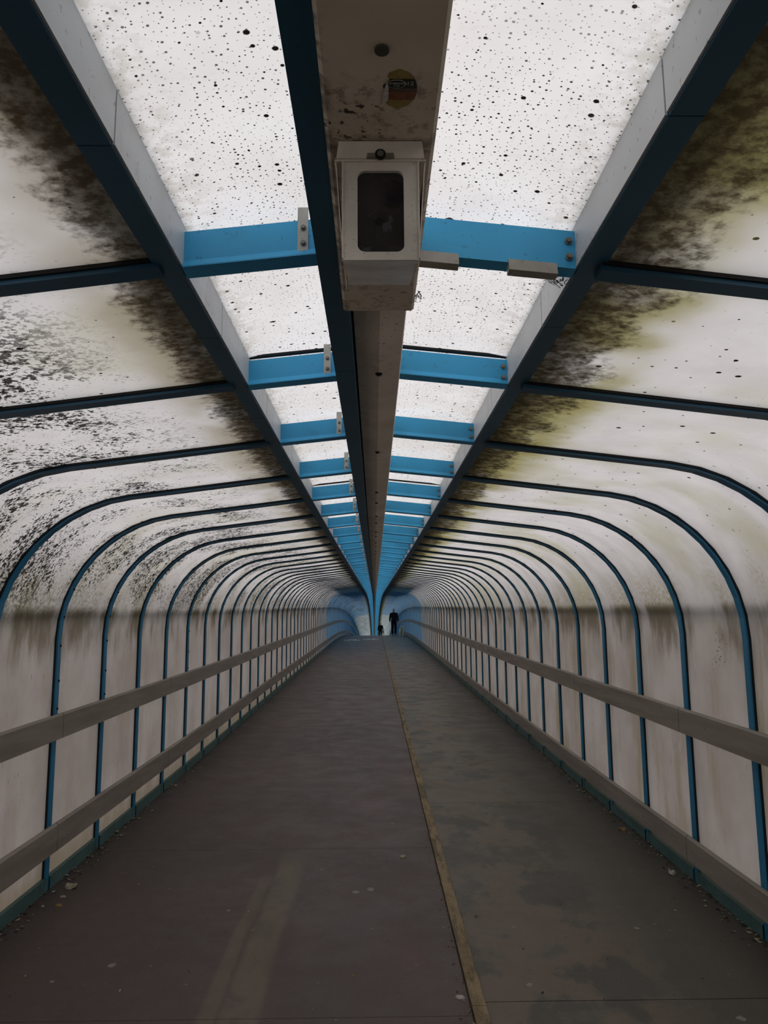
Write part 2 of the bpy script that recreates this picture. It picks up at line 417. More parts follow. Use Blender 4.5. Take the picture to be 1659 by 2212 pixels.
# ---- floor
floor = tag(empty('floor'), kind='structure')
def strip_sections(name, mat, x0, x1, joints, gap, top, thick):
    for a, b in zip(joints[:-1], joints[1:]):
        mb = MB(); n = max(1, int((b - a) / 1.2)) if b > 30 else 1
        o0 = (a, g(a))
        ys = [a + gap / 2 + (b - a - gap) * i / n for i in range(n + 1)]
        for i in range(n):
            za, zb = g(ys[i]) - o0[1], g(ys[i + 1]) - o0[1]
            mb.prism_y([(x0, top - thick), (x1, top - thick), (x1, top), (x0, top)], ys[i] - a, ys[i + 1] - a, za, zb)
        mb.obj(name, mat, floor, (0, a, o0[1]))
KX0, KX1 = 0.386, 0.443
def seq(start, step, lo, hi):
    a = start
    while a - step >= lo: a -= step
    out = []
    while a < hi: out.append(a); a += step
    out.append(a)
    return out
YLO, YHI = rib_y(K0), rib_y(K1)
strip_sections('cycle_path_section', M['cycle'], AX - W - 0.01, KX0 - 0.004, seq(3.452, 1.143 * 2, YLO, YHI), 0.003, 0.0, 0.03)
strip_sections('footway_section', M['foot'], KX1 + 0.001, AX + W + 0.01, seq(3.556, 3.43, YLO, YHI), 0.006, 0.004, 0.03)
strip_sections('kerb_stone', M['kerb'], KX0, KX1, seq(3.50, 1.83, YLO, YHI), 0.005, 0.016, 0.05)
mb = MB()
ys = [YLO + i * (YHI - YLO) / 90 for i in range(91)]
for a, b in zip(ys[:-1], ys[1:]):
    mb.prism_y([(AX - W - 0.1, -0.12), (AX + W + 0.1, -0.12), (AX + W + 0.1, -0.034), (AX - W - 0.1, -0.034)], a, b, g(a), g(b))
mb.obj('deck_plate', M['deck'], floor)

# ---- walls: ribs, sheets, kerb plates, purlins
RIB_IN, RIB_OUT, RIB_W = 0.0, 0.062, 0.025
PAN = 0.020
XB = {'left': 0.3725, 'right': 0.4385}     # inner face of the long beams, from the axis
def rib_mesh(side, gasket=False):
    sg = -1 if side == 'left' else 1
    pr = profile(XB[side] + 0.045, 10)
    mb = MB()
    def sweep(n0, n1, ya, yb):
        b = len(mb.v)
        for (x, z, nx, nz, s) in pr:
            for (o, yy) in ((n0, ya), (n0, yb), (n1, yb), (n1, ya)):
                mb.v.append((AX * 0 + sg * (x - nx * o), yy, z - nz * o))
        m = len(pr)
        for i in range(m - 1):
            for j in range(4):
                k = (j + 1) % 4
                mb.f.append((b + i * 4 + j, b + i * 4 + k, b + i * 4 + 4 + k, b + i * 4 + 4 + j)); mb.m.append(0)
        mb.f.append((b, b + 1, b + 2, b + 3)); mb.m.append(0)
        e = b + (m - 1) * 4
        mb.f.append((e + 3, e + 2, e + 1, e)); mb.m.append(0)
    if gasket:
        sweep(0.010, 0.026, -RIB_W - 0.007, -RIB_W + 0.001); sweep(0.010, 0.026, RIB_W - 0.001, RIB_W + 0.007)
    else:
        sweep(RIB_IN, RIB_OUT, -RIB_W, RIB_W)
    return mb.mesh('gasket' if gasket else 'rib', M['black'] if gasket else M['ribblue'])

def panel_mesh(side, dz, tone=''):
    sg = -1 if side == 'left' else 1
    pr = profile(XB[side] + 0.04, 9)
    me = bpy.data.meshes.new('sheet')
    v, uvs = [], []
    ya, yb = RIB_W - 0.002, SP - RIB_W + 0.002
    for (x, z, nx, nz, s) in pr:
        for yy in (ya, yb):
            v.append((sg * (x - nx * PAN), yy, z - nz * PAN + dz * yy / SP)); uvs.append((s, yy))
    f = []
    for i in range(len(pr) - 1):
        q = (2 * i, 2 * i + 1, 2 * i + 3, 2 * i + 2)
        f.append(q if sg < 0 else q[::-1])
    me.from_pydata(v, [], f)
    ul = me.uv_layers.new(name='UVMap')
    for lp in me.loops: ul.data[lp.index].uv = uvs[lp.vertex_index]
    me.polygons.foreach_set('use_smooth', [True] * len(me.polygons))
    me.materials.append(M['panel_' + side + tone])
    return me

bolt_me = {}
def bolt_mesh(key, r, h, axis, mat):
    mb = MB(); mb.cyl((0, 0, 0), r * 1.5, h * 0.3, axis, 10); mb.cyl((0, 0, 0), r, h, axis, 6)
    bolt_me[key] = mb.mesh('bolt', mat)
bolt_mesh('rib', 0.006, 0.006, 'x', M['black'])
bolt_mesh('beam', 0.0042, -0.008, 'y', M['bolt'])
bolt_mesh('trunk', 0.007, -0.006, 'z', M['black'])

for side in ('left', 'right'):
    sg = -1 if side == 'left' else 1
    wall = tag(empty('wall_' + side), kind='structure')
    rme, gme = rib_mesh(side), rib_mesh(side, True)
    cache = {}
    for k in range(K0, K1 + 1):
        y = rib_y(k)
        r = inst('rib', rme, wall, (AX, y, g(y)))
        if -6 < k < 26: inst('gasket', gme, r, (0, 0, 0))
        if k == K1: break
        dz = round(g(rib_y(k + 1)) - g(y), 5)
        tone = '' if k < 32 else '_blue' if k < 84 else '_teal'
        if (dz, tone) not in cache: cache[(dz, tone)] = panel_mesh(side, dz, tone)
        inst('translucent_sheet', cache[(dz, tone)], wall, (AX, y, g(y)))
        # teal kerb plate and the purlin behind the sheets
        mb = MB()
        xa, xb = sorted((sg * (W - 0.006), sg * (W + 0.02)))
        mb.prism_y([(xa, 0.0), (xb, 0.0), (xb, 0.075), (xa, 0.075)], RIB_W, SP - RIB_W, dz * RIB_W / SP, dz * (1 - RIB_W / SP))
        key = ('k', dz)
        if key not in cache: cache[key] = mb.mesh('kerb_plate', M['teal'])
        inst('kerb_plate', cache[key], wall, (AX, y, g(y)))
        key = ('p', dz)
        if key not in cache:
            mb = MB(); xa, xb = sorted((sg * (W + 0.058), sg * (W + 0.085)))
            mb.prism_y([(xa - sg * 0.008, 1.585), (xb - sg * 0.008, 1.585), (xb - sg * 0.008, 1.635), (xa - sg * 0.008, 1.635)], RIB_W, SP - RIB_W, dz * RIB_W / SP, dz * (1 - RIB_W / SP))
            cache[key] = mb.mesh('purlin', M['ribblue'])
        inst('purlin', cache[key], wall, (AX, y, g(y)))
        if side == 'left' and k in (0, 1, 4):
            for (bx, bz) in ((W, 0.975 + 0.06), (W, 1.20), (W, 1.41), (W - 0.012, 1.585), (W - 0.065, 1.755)):
                b = inst('bolt', bolt_me['rib'], r, (-bx, 0.012, bz))
        if -3 < k < 12:      # splice angle at the foot of each rib
            mb = MB(); xa, xb = sorted((sg * (W - 0.010), sg * (W - 0.002)))
            if ('s',) not in cache:
                mb.box(xa, xb, -0.06, -RIB_W, 0.0, 0.072); mb.box(xa, xb, RIB_W, 0.06, 0.0, 0.072)
                cache[('s',)] = mb.mesh('splice_plate', M['teal'])
            inst('splice_plate', cache[('s',)], r, (0, 0, 0))

# ---- ceiling: long beams, cross beams, skylights, ridge beam
ceil = tag(empty('ceiling'), kind='structure')
ZB = 2.303
BW = 0.056
cache = {}
for side in ('left', 'right'):
    sg = -1 if side == 'left' else 1
    xi = XB[side]
    for k in range(K0, K1):
        ya = rib_y(k) + (0.415 if side == 'left' else 0.342); yb = ya + SP
        dz = round(g(yb) - g(ya), 5)
        key = (side, dz)
        if key not in cache:
            gap = 0.003
            za, zb = dz * gap / SP, dz * (1 - gap / SP)
            mb = MB(); x = sorted((sg * (xi + 0.004), sg * (xi + BW)))
            mb.prism_y([(x[0], 0), (x[1], 0), (x[1], 0.110), (x[0], 0.110)], gap / 2, SP - gap / 2, za, zb)
            m1 = mb.mesh('beam_section', M['shadedblue'])
            mb = MB(); x = sorted((sg * xi, sg * (xi + 0.0045)))
            mb.prism_y([(x[0], 0.004), (x[1], 0.004), (x[1], 0.112), (x[0], 0.112)], gap, SP - gap, za, zb)
            m2 = mb.mesh('beam_lining', M['grey'])
            cache[key] = (m1, m2)
        b = inst('beam_section', cache[key][0], ceil, (AX, ya, g(ya) + ZB))
        inst('beam_lining', cache[key][1], b, (0, 0, 0))
    # cross beams
    xc = -0.02 if side == 'left' else 0.09          # centre end from the axis (signed)
    x0, x1 = (-xi, -0.075) if side == 'left' else (xi, 0.055)
    rise = 0.105 * abs(x0 - x1)
    def cb(lip):
        mb = MB()
        prof_c = [(0.0, 0.0), (0.042, 0.0), (0.042, 0.083), (0.0, 0.083)]
        mb.prism_x(prof_c, x0, x1, 0.0, rise)
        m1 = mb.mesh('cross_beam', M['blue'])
        mb = MB(); mb.prism_x([(-0.011, 0.0), (-0.0005, 0.0), (-0.0005, 0.0185), (-0.011, 0.003)], x0, x1, 0.0, rise)
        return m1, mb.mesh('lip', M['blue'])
    m1, m2 = cb(True)
    mb = MB(); px = -0.127
    mb.box(px - 0.011, px + 0.011, -0.004, -0.0005, 0.038, 0.135)
    mpl = mb.mesh('bracket_plate', M['plate'])
    mb = MB(); sgn = 1
    mb.prism_x([(0.006, 0.0), (0.024, 0.0), (0.024, 0.007), (0.006, 0.007)], x0, x1, 0.095, 0.095 + rise)
    mseal = mb.mesh('seal_strip', M['black'])
    for k in range(K0, K1):
        y = rib_y(k)
        b = inst('cross_beam', m1, ceil, (AX, y, g(y) + ZB))
        if not (side == 'right' and k == -4):
            inst('lip', m2, b, (0, 0, 0))
        if side == 'left' and k < 40:
            inst('bracket_plate', mpl, b, (0, 0, 0))
            if k < 20:
                for bz in (0.055, 0.089): inst('bolt', bolt_me['beam'], b, (px + 0.001, -0.004, bz))
        if side == 'right' and k < 12:
            for bz in (0.025, 0.060): inst('bolt', bolt_me['beam'], b, (xi - 0.014, -0.001, bz), (1.3, 1.3, 1.3))
        if k in (-3, 0, 3): inst('seal_strip', mseal, b, (0, 0, 0))
        if side == 'right' and k == -4:
            for (pa, pb) in ((0.100, 0.195), (0.298, 0.398)):
                mb = MB(); zz = rise * (xi - pa) / (xi - 0.055) - 0.004
                mb.prism_x([(-0.010, -0.016), (0.020, -0.016), (0.020, 0.010), (-0.004, 0.010)], pa, pb, zz, zz - 0.105 * (pb - pa))
                mb.obj('pad', M['pad'], b)
    # skylight sheets
    def sky_mesh(dz):
        me = bpy.data.meshes.new('skylight_sheet'); v = []; uvs = []; f = []
        n = 4
        for i in range(n + 1):
            u = i / n
            x = x0 + (0.0 - x0) * u
            zz = 0.095 + 0.045 * u + 0.018 * math.sin(math.pi * u)
            for yy in (0.0, SP):
                v.append((x, yy, zz + dz * yy / SP)); uvs.append((0.40 - abs(x - x0), yy))
        for i in range(n): f.append((2 * i, 2 * i + 1, 2 * i + 3, 2 * i + 2))
        me.from_pydata(v, [], f)
        ul = me.uv_layers.new(name='UVMap')
        for lp in me.loops: ul.data[lp.index].uv = (uvs[lp.vertex_index][0], uvs[lp.vertex_index][1] + (0 if sg < 0 else 61.3))
        me.polygons.foreach_set('use_smooth', [True] * len(me.polygons))
        me.materials.append(M['panel_top'])
        return me
    c2 = {}
    for k in range(K0, K1):
        y = rib_y(k) + 0.02; dz = round(g(y + SP) - g(y), 5)
        if dz not in c2: c2[dz] = sky_mesh(dz)
        inst('skylight_sheet', c2[dz], ceil, (AX, y, g(y) + ZB))
cache = {}
for k in range(K0, K1, 2):
    ya = rib_y(k) + 0.55; L = 2 * SP; dz = round(g(ya + L) - g(ya), 5)
    if dz not in cache:
        mb = MB()
        a, b = -0.087, -0.034
        mb.prism_y([(a, 0.0), (b, 0.0), (b, 0.135), (a, 0.145)], 0.0015, L - 0.0015, 0, dz)
        mb.prism_y([(a - 0.004, 0.03), (a, 0.03), (a, 0.036), (a - 0.004, 0.036)], 0.0015, L - 0.0015, 0, dz)
        cache[dz] = mb.mesh('ridge_beam_section', M['shadedblue'])
    inst('ridge_beam_section', cache[dz], ceil, (AX, ya, g(ya) + 2.255))

# ================================================================== THINGS
# ---- cable trunking under the ridge
tr = tag(empty('cable_trunking', (0, 1.5, g(1.5) + 2.3)), 'cream metal cable trunking running under the ridge into the distance', 'trunking')
def tl(y, z): return (0, y - 1.5, g(y) + z - g(1.5) - 2.3)
joints = [1.60, 3.53, 4.62]
while joints[-1] < YHI - 1.3: joints.append(joints[-1] + 1.145)
cache = {}
for i, (a, b) in enumerate(zip(joints[:-1], joints[1:])):
    L = b - a; dz = round(g(b) - g(a), 4); key = (round(L, 3), dz)
    if key not in cache:
        mb = MB(); gp = 0.002
        mb.prism_y([(-0.049, 0.02), (-0.045, 0.0), (0.016, -0.016), (0.076, 0.0), (0.080, 0.02), (0.080, 0.11), (-0.049, 0.11)], gp, L - gp, 0, dz)
        cache[key] = mb.mesh('trunking_section', M['cream'])
    s = inst('trunking_section', cache[key], tr, tl(a, 2.292))
    if a < 30:
        for o in ([0.59, 1.71] if i == 0 else [L - 0.16] + ([0.28] if i > 1 else [])):
            inst('screw', bolt_me['trunk'], s, (0.016, o, -0.016 + dz * o / L))
mb = MB()
ca, cbb = -1.5, 1.620
mb.prism_y([(-0.063, 0.0), (-0.058, -0.004), (0.082, -0.004), (0.087, 0.0), (0.087, 0.14), (-0.063, 0.14)], ca - 1.5, cbb - 1.5, g(ca) - g(1.5), g(cbb) - g(1.5))
tag(mb.obj('end_cover', M['cover'], tr, (0, 0, 2.244 - 2.3)), 'wide cream cover at the near end, stained with mould')
# hole grommet
mb = MB(); mb.cyl((0, 0, 0), 0.0085, -0.003, 'z', 14)
o = mb.obj('blanking_plug', flat('dark_olive_plug', (0.07, 0.068, 0.05)), tr, tl(0.820, 2.239)); o.location.x = 0.012

# ---- camera housing
def at(y, z): return Vector((0, y, g(y) + z))
YH = 1.006
ch = tag(empty('camera_housing', (0.0115, YH, g(YH) + 2.24)), 'cream boxy camera housing with dark glass window hanging under the trunking', 'camera')
hw = 0.0515
def hz(z): return z - 2.24
# case with a window opening: front frame built around a rounded hole
mb = MB()
yb_ = 0.295
front_t, front_b, back_b, back_t = hz(2.214), hz(2.069), hz(2.170), hz(2.24)
def rr(w, h, r, n=5, cx=0.0, cz=0.0):
    pts = []
    for (sx, sz, a0) in ((1, 1, 0), (-1, 1, 90), (-1, -1, 180), (1, -1, 270)):
        for i in range(n + 1):
            a = math.radians(a0 + 90 * i / n)
            pts.append((cx + sx * (w - r) + r * math.cos(a), cz + sz * (h - r) + r * math.sin(a)))
    return pts
wx0, wx1 = -0.0315, 0.0315
wz0, wz1 = hz(2.081), hz(2.199)
hole = rr(0.0315, (wz1 - wz0) / 2, 0.010, 5, 0.0, (wz0 + wz1) / 2)
cz0 = (wz0 + wz1) / 2
# outer boundary points matched to the hole points by direction, clipped to the rectangle
outer = []
for (x, z) in hole:
    dx, dzv = x, z - cz0
    tx = hw / abs(dx) if abs(dx) > 1e-6 else 1e9
    tz = ((front_t - cz0) if dzv > 0 else (cz0 - front_b)) / abs(dzv) if abs(dzv) > 1e-6 else 1e9
    t_ = min(tx, tz); outer.append((dx * t_, cz0 + dzv * t_))
for (x, z) in ((hw, front_t), (-hw, front_t), (-hw, front_b), (hw, front_b)):
    i = min(range(len(outer)), key=lambda j: (outer[j][0] - x) ** 2 + (outer[j][1] - z) ** 2); outer[i] = (x, z)
n = len(hole); b0 = len(mb.v)
for (x, z) in outer: mb.v.append((x, 0.0, z))
for (x, z) in hole: mb.v.append((x, 0.0, z))
for (x, z) in hole: mb.v.append((x, 0.006, z))
for i in range(n):
    j = (i + 1) % n
    mb.f.append((b0 + i, b0 + j, b0 + n + j, b0 + n + i)); mb.m.append(0)
    mb.f.append((b0 + n + i, b0 + n + j, b0 + 2 * n + j, b0 + 2 * n + i)); mb.m.append(0)
b0 = len(mb.v)
mb.v += [(-hw, 0, front_t), (hw, 0, front_t), (hw, 0, front_b), (-hw, 0, front_b), (-hw, yb_, back_t), (hw, yb_, back_t), (hw, yb_, back_b), (-hw, yb_, back_b)]
for f in ((0, 1, 5, 4), (1, 2, 6, 5), (2, 3, 7, 6), (3, 0, 4, 7), (4, 5, 6, 7)): mb.f.append(tuple(b0 + i for i in f)); mb.m.append(0)
mb.obj('case', M['unit'], ch)
# proud rim of the front
mb = MB()
mb.box(-hw - 0.0012, hw + 0.0012, -0.0025, 0.0, front_b - 0.001, front_b + 0.0015)
mb.box(-hw - 0.0012, -hw + 0.0010, -0.0025, 0.0, front_b, front_t)
mb.box(hw - 0.0010, hw + 0.0012, -0.0025, 0.0, front_b, front_t)
mb.obj('rim', M['unit'], ch)
# glass
mb = MB(); b0 = 0
for (x, z) in hole: mb.v.append((x, 0.0055, z))
mb.v.append((0, 0.0055, cz0))
for i in range(n): mb.f.append((i, (i + 1) % n, n)); mb.m.append(0)
def glass_mat():
    t = NT('dusty_dark_glass'); P = t.wpos(); x, y, z = t.sep(P)
    sm = t.ramp(t.noise(P, 55, 4, 0.6), 0.56, 0.66)
    c = t.mix(t.ramp(t.noise(P, 18, 3), 0.3, 0.7), (0.012, 0.013, 0.016), (0.035, 0.034, 0.036))
    c = t.mix(t.mul(sm, 0.5), c, (0.006, 0.005, 0.005))
    return t.bsdf(c, t.ramp(sm, 0, 1, 0.06, 0.6), 0, 0.9)
tag(mb.obj('window', glass_mat(), ch), 'dusty dark glass window')
# lens barrel behind the glass is not visible; hanger plate, lock, cheek wings
mb = MB(); mb.prism_y([(-0.057, -0.001), (0.057, -0.001), (0.060, -0.026), (0.020, -0.026), (0.018, -0.018), (-0.018, -0.018), (-0.020, -0.026), (-0.060, -0.026)][::-1], -0.006, 0.004)
mb.obj('hanger_plate', M['unit'], ch)
mb = MB(); mb.box(-0.0625, 0.0625, -0.003, 0.001, -0.0285, -0.0262)
mb.obj('top_flange', M['unit'], ch)
for sx in (-1, 1):
    mb = MB()
    pr = [(sx * 0.0625, -0.027), (sx * 0.0605, -0.045), (sx * 0.0530, -0.150), (sx * 0.0515, -0.165), (sx * 0.0520, -0.150), (sx * 0.0590, -0.045), (sx * 0.0605, -0.027)]
    mb.prism_y(pr, 0.0, 0.16, 0, 0.02)
    mb.obj('cheek_wing', M['unit'], ch)
mb = MB(); mb.cyl((0, -0.0060, -0.0215), 0.0075, -0.003, 'y', 14, 0); mb.cyl((0, -0.0091, -0.0215), 0.0045, -0.0015, 'y', 12, 1)
mb.obj('lock', [M['black'], M['bolt']], ch)

# ---- torn sticker on the cover
ST = (0.0335, 0.892)
st = tag(empty('sticker', (ST[0], ST[1], g(ST[1]) + 2.2398)), 'torn oval yellow and red sticker with black band on trunking cover', 'sticker')
def disc_part(name, col, pts, dz, label=None):
    mb = MB(); m = len(pts)
    for z in (0.0, -0.0002):
        for (x, y) in pts: mb.v.append((x, y + 0, -dz + z + RAMP * y))
    mb.f.append(tuple(range(m))); mb.m.append(0)
    mb.f.append(tuple(reversed(range(m, 2 * m)))); mb.m.append(0)
    for i in range(m): j = (i + 1) % m; mb.f.append((i, j, m + j, m + i)); mb.m.append(0)
    return mb.obj(name, flat('sticker_' + name, col, 0.4, 0.15, 120), st)
ex, ey = 0.0225, 0.037
def ell(a0, a1, n=18, kx=1.0, ky=1.0):
    return [(ex * kx * math.cos(math.radians(a0 + (a1 - a0) * i / n)), ey * ky * math.sin(math.radians(a0 + (a1 - a0) * i / n))) for i in range(n + 1)]
def clip_ell(y0, y1, xl=-0.0155, n=12):
    """slice of the oval between y0 and y1, torn off at x = xl"""
    R_, L_ = [], []
    for i in range(n + 1):
        y = y0 + (y1 - y0) * i / n
        w = ex * math.sqrt(max(0.0, 1 - (y / ey) ** 2))
        R_.append((w, y)); L_.append((max(-w, xl + 0.004 * math.sin(y * 240)), y))
    return R_ + L_[::-1]
disc_part('yellow_paper', (0.30, 0.215, 0.06), clip_ell(-0.0369, 0.0369), 0.0002)
disc_part('black_band', (0.016, 0.02, 0.012), clip_ell(-0.020, -0.003), 0.0005)
disc_part('red_band', (0.19, 0.075, 0.035), clip_ell(0.004, 0.019), 0.0005)
disc_part('brown_band', (0.10, 0.06, 0.04), clip_ell(-0.003, 0.004), 0.0005)
ring = [(-0.003 + 0.0118 * math.cos(a), -0.0115 + 0.0078 * math.sin(a)) for a in [2 * math.pi * i / 20 for i in range(20)]]
disc_part('badge_rim', (0.5, 0.48, 0.42), ring, 0.0008)
ring = [(-0.003 + 0.0108 * math.cos(a), -0.0115 + 0.0068 * math.sin(a)) for a in [2 * math.pi * i / 20 for i in range(20)]]
disc_part('badge', (0.012, 0.014, 0.014), ring, 0.0011)
torn = [(-0.0150, -0.018), (-0.0125, -0.005), (-0.0125, 0.016), (-0.017, 0.030), (-0.021, 0.026), (-0.0195, 0.008)]
disc_part('torn_flap', (0.55, 0.52, 0.47), torn, 0.0012)
def lettering(txt, size, x, y, dz, mat, parent, name='lettering'):
    cu = bpy.data.curves.new(name, 'FONT'); cu.body = txt; cu.size = size; cu.align_x = 'CENTER'; cu.align_y = 'CENTER'; cu.extrude = 0.00005
    cu.materials.append(mat)
    o = bpy.data.objects.new(name, cu); o.location = (x, y, -dz + RAMP * y); o.rotation_euler = (math.pi, 0, 0)
    link(o)
    me = bpy.data.meshes.new_from_object(o.evaluated_get(bpy.context.evaluated_depsgraph_get())); me.name = name
    q = bpy.data.objects.new(name, me); q.location = o.location; q.rotation_euler = o.rotation_euler
    bpy.data.objects.remove(o)
    return link(q, parent)
lm = flat('sticker_white_ink', (0.55, 0.53, 0.48))
lettering('CAMBRIDGE', 0.0044, -0.003, -0.0130, 0.0015, lm, st)
lettering('DUB', 0.0036, -0.003, -0.0087, 0.0015, lm, st)
lettering('12', 0.0095, 0.0135, -0.0125, 0.0012, lm, st)

# ---- handrails
RXI = W - 0.040
rail_cache = {}
for side, z0, z1, lab in (('left', 0.862, 1.008, 'upper grey handrail board along the left wall of blue posts'),
                          ('left', 0.215, 0.372, 'lower grey board rail along the left wall above its kerb plate'),
                          ('right', 0.862, 1.008, 'upper grey handrail board along the right wall of blue posts'),
                          ('right', 0.122, 0.262, 'lower grey board rail along the right wall near the footway')):
    sg = -1 if side == 'left' else 1
    ya0 = rib_y(K0)
    h = tag(empty('handrail', (AX + sg * RXI, ya0, g(ya0))), lab, 'handrail')
    for k in range(K0, K1, 3):
        a, b = rib_y(k) + 0.022, rib_y(min(k + 3, K1)) + 0.022
        n = 3
        mb = MB(); hh = z1 - z0
        pr = [(sg * 0.022, 0.0), (0.0, 0.0), (0.0, hh - 0.010), (sg * 0.010, hh), (sg * 0.022, hh)]
        ys = [a + 0.004 + (b - a - 0.008) * i / n for i in range(n + 1)]
        key = (side, z0, round(b - a, 3), round(g(ys[1]) - g(a), 4), round(g(b) - g(a), 4))
        if key not in rail_cache:
            for i in range(n): mb.prism_y(pr, ys[i] - a, ys[i + 1] - a, g(ys[i]) - g(a), g(ys[i + 1]) - g(a))
            rail_cache[key] = mb.mesh('rail_board', M['rail'])
        s = inst('rail_board', rail_cache[key], h, (0, a - ya0, g(a) - g(ya0) + z0))
        if -4 < k < 18:
            for j in range(3):
                key = ('b', side)
                if key not in rail_cache:
                    mb = MB(); xs = sorted((sg * 0.023, sg * 0.040)); mb.box(xs[0], xs[1], -0.02, 0.02, -0.008, 0.05)
                    rail_cache[key] = mb.mesh('bracket', M['black'])
                yk = rib_y(k + j)
                if yk < a: yk = a + 0.0
                inst('bracket', rail_cache[key], s, (0, yk - a, g(yk) - g(a)))

# ---- bicycle markings painted on the cycle path near the crest
wp = flat('worn_white_road_paint', (0.80, 0.78, 0.75), 0.7, 0.2, 12)
def bike_marking(x, y, sc, label):
    o = tag(empty('bicycle_marking', (x, y, g(y) + 0.004)), label, 'road marking', 'bicycle symbols painted on the cycle path')
    def gl(px, py): return (px * sc, py * sc * 3.6, g(y + py * sc * 3.6) - g(y))
    def ringp(cx, cy, R, r, nm):
        mb = MB(); nn = 16
        for (rad, dz) in ((R, 0.0), (r, 0.0)):
            for i in range(nn):
                a = 2 * math.pi * i / nn; p = gl(cx + rad * math.cos(a), cy + rad * math.sin(a)); mb.v.append((p[0], p[1], p[2] + dz))
        for i in range(nn): j = (i + 1) % nn; mb.f.append((i, j, nn + j, nn + i)); mb.m.append(0)
        mb.obj(nm, wp, o)
    ringp(-0.30, 0, 0.24, 0.16, 'wheel_ring'); ringp(0.30, 0, 0.24, 0.16, 'wheel_ring')
    def bar(a, b, w, nm):
        d = Vector((b[0] - a[0], b[1] - a[1])); d.normalize(); nx, ny = -d.y * w, d.x * w
        mb = MB()
        for (px, py) in ((a[0] + nx, a[1] + ny), (b[0] + nx, b[1] + ny), (b[0] - nx, b[1] - ny), (a[0] - nx, a[1] - ny)): mb.v.append(gl(px, py))
        mb.f.append((0, 1, 2, 3)); mb.m.append(0)
        mb.obj(nm, wp, o)
    bar((-0.30, 0), (-0.08, 0.32), 0.035, 'frame_bar'); bar((-0.08, 0.32), (0.22, 0.32), 0.035, 'frame_bar')
    bar((-0.02, 0.0), (0.22, 0.32), 0.035, 'frame_bar'); bar((-0.30, 0), (-0.02, 0.0), 0.035, 'frame_bar'); bar((0.30, 0), (0.20, 0.46), 0.035, 'fork_bar')
    bar((0.08, 0.47), (0.28, 0.47), 0.04, 'handlebar'); bar((-0.18, 0.40), (0.0, 0.40), 0.04, 'saddle_bar')
bike_marking(-1.15, 40.5, 0.75, 'white bicycle symbol painted left of centre on the brown cycle path')
bike_marking(-0.20, 41.5, 0.75, 'white bicycle symbol painted on the cycle path close to the kerb line')

# ---- people and dogs
def skin_mesh(name, chains, mats, subdiv=1, root=0):
    """chains: list of lists of ((x,y,z), (rx,ry)) joined where positions coincide"""
    bm = bmesh.new(); lay = bm.verts.layers.skin.verify(); vd = {}
    def vert(p, r):
        key = tuple(round(c, 4) for c in p)
        if key not in vd:
            v = bm.verts.new(p); v[lay].radius = r if isinstance(r, tuple) else (r, r); vd[key] = v
        return vd[key]
    first = True
    for chn in chains:
        vs = [vert(p, r) for p, r in chn]
        for a, b in zip(vs[:-1], vs[1:]):
            if bm.edges.get((a, b)) is None: bm.edges.new((a, b))
    bm.verts.ensure_lookup_table()
    bm.verts[root][lay].use_root = True
    me = bpy.data.meshes.new(name); bm.to_mesh(me); bm.free()
    o = bpy.data.objects.new(name, me)
    link(o)
    m = o.modifiers.new('skin', 'SKIN'); m.use_smooth_shade = True
    if subdiv: o.modifiers.new('sub', 'SUBSURF').levels = subdiv; o.modifiers['sub'].render_levels = subdiv
    dg = bpy.context.evaluated_depsgraph_get()
    me2 = bpy.data.meshes.new_from_object(o.evaluated_get(dg)); me2.name = name
    bpy.data.objects.remove(o); bpy.data.meshes.remove(me)
    me2.materials.clear(); me2.materials.append(mats)
    me2.polygons.foreach_set('use_smooth', [True] * len(me2.polygons))
    return me2

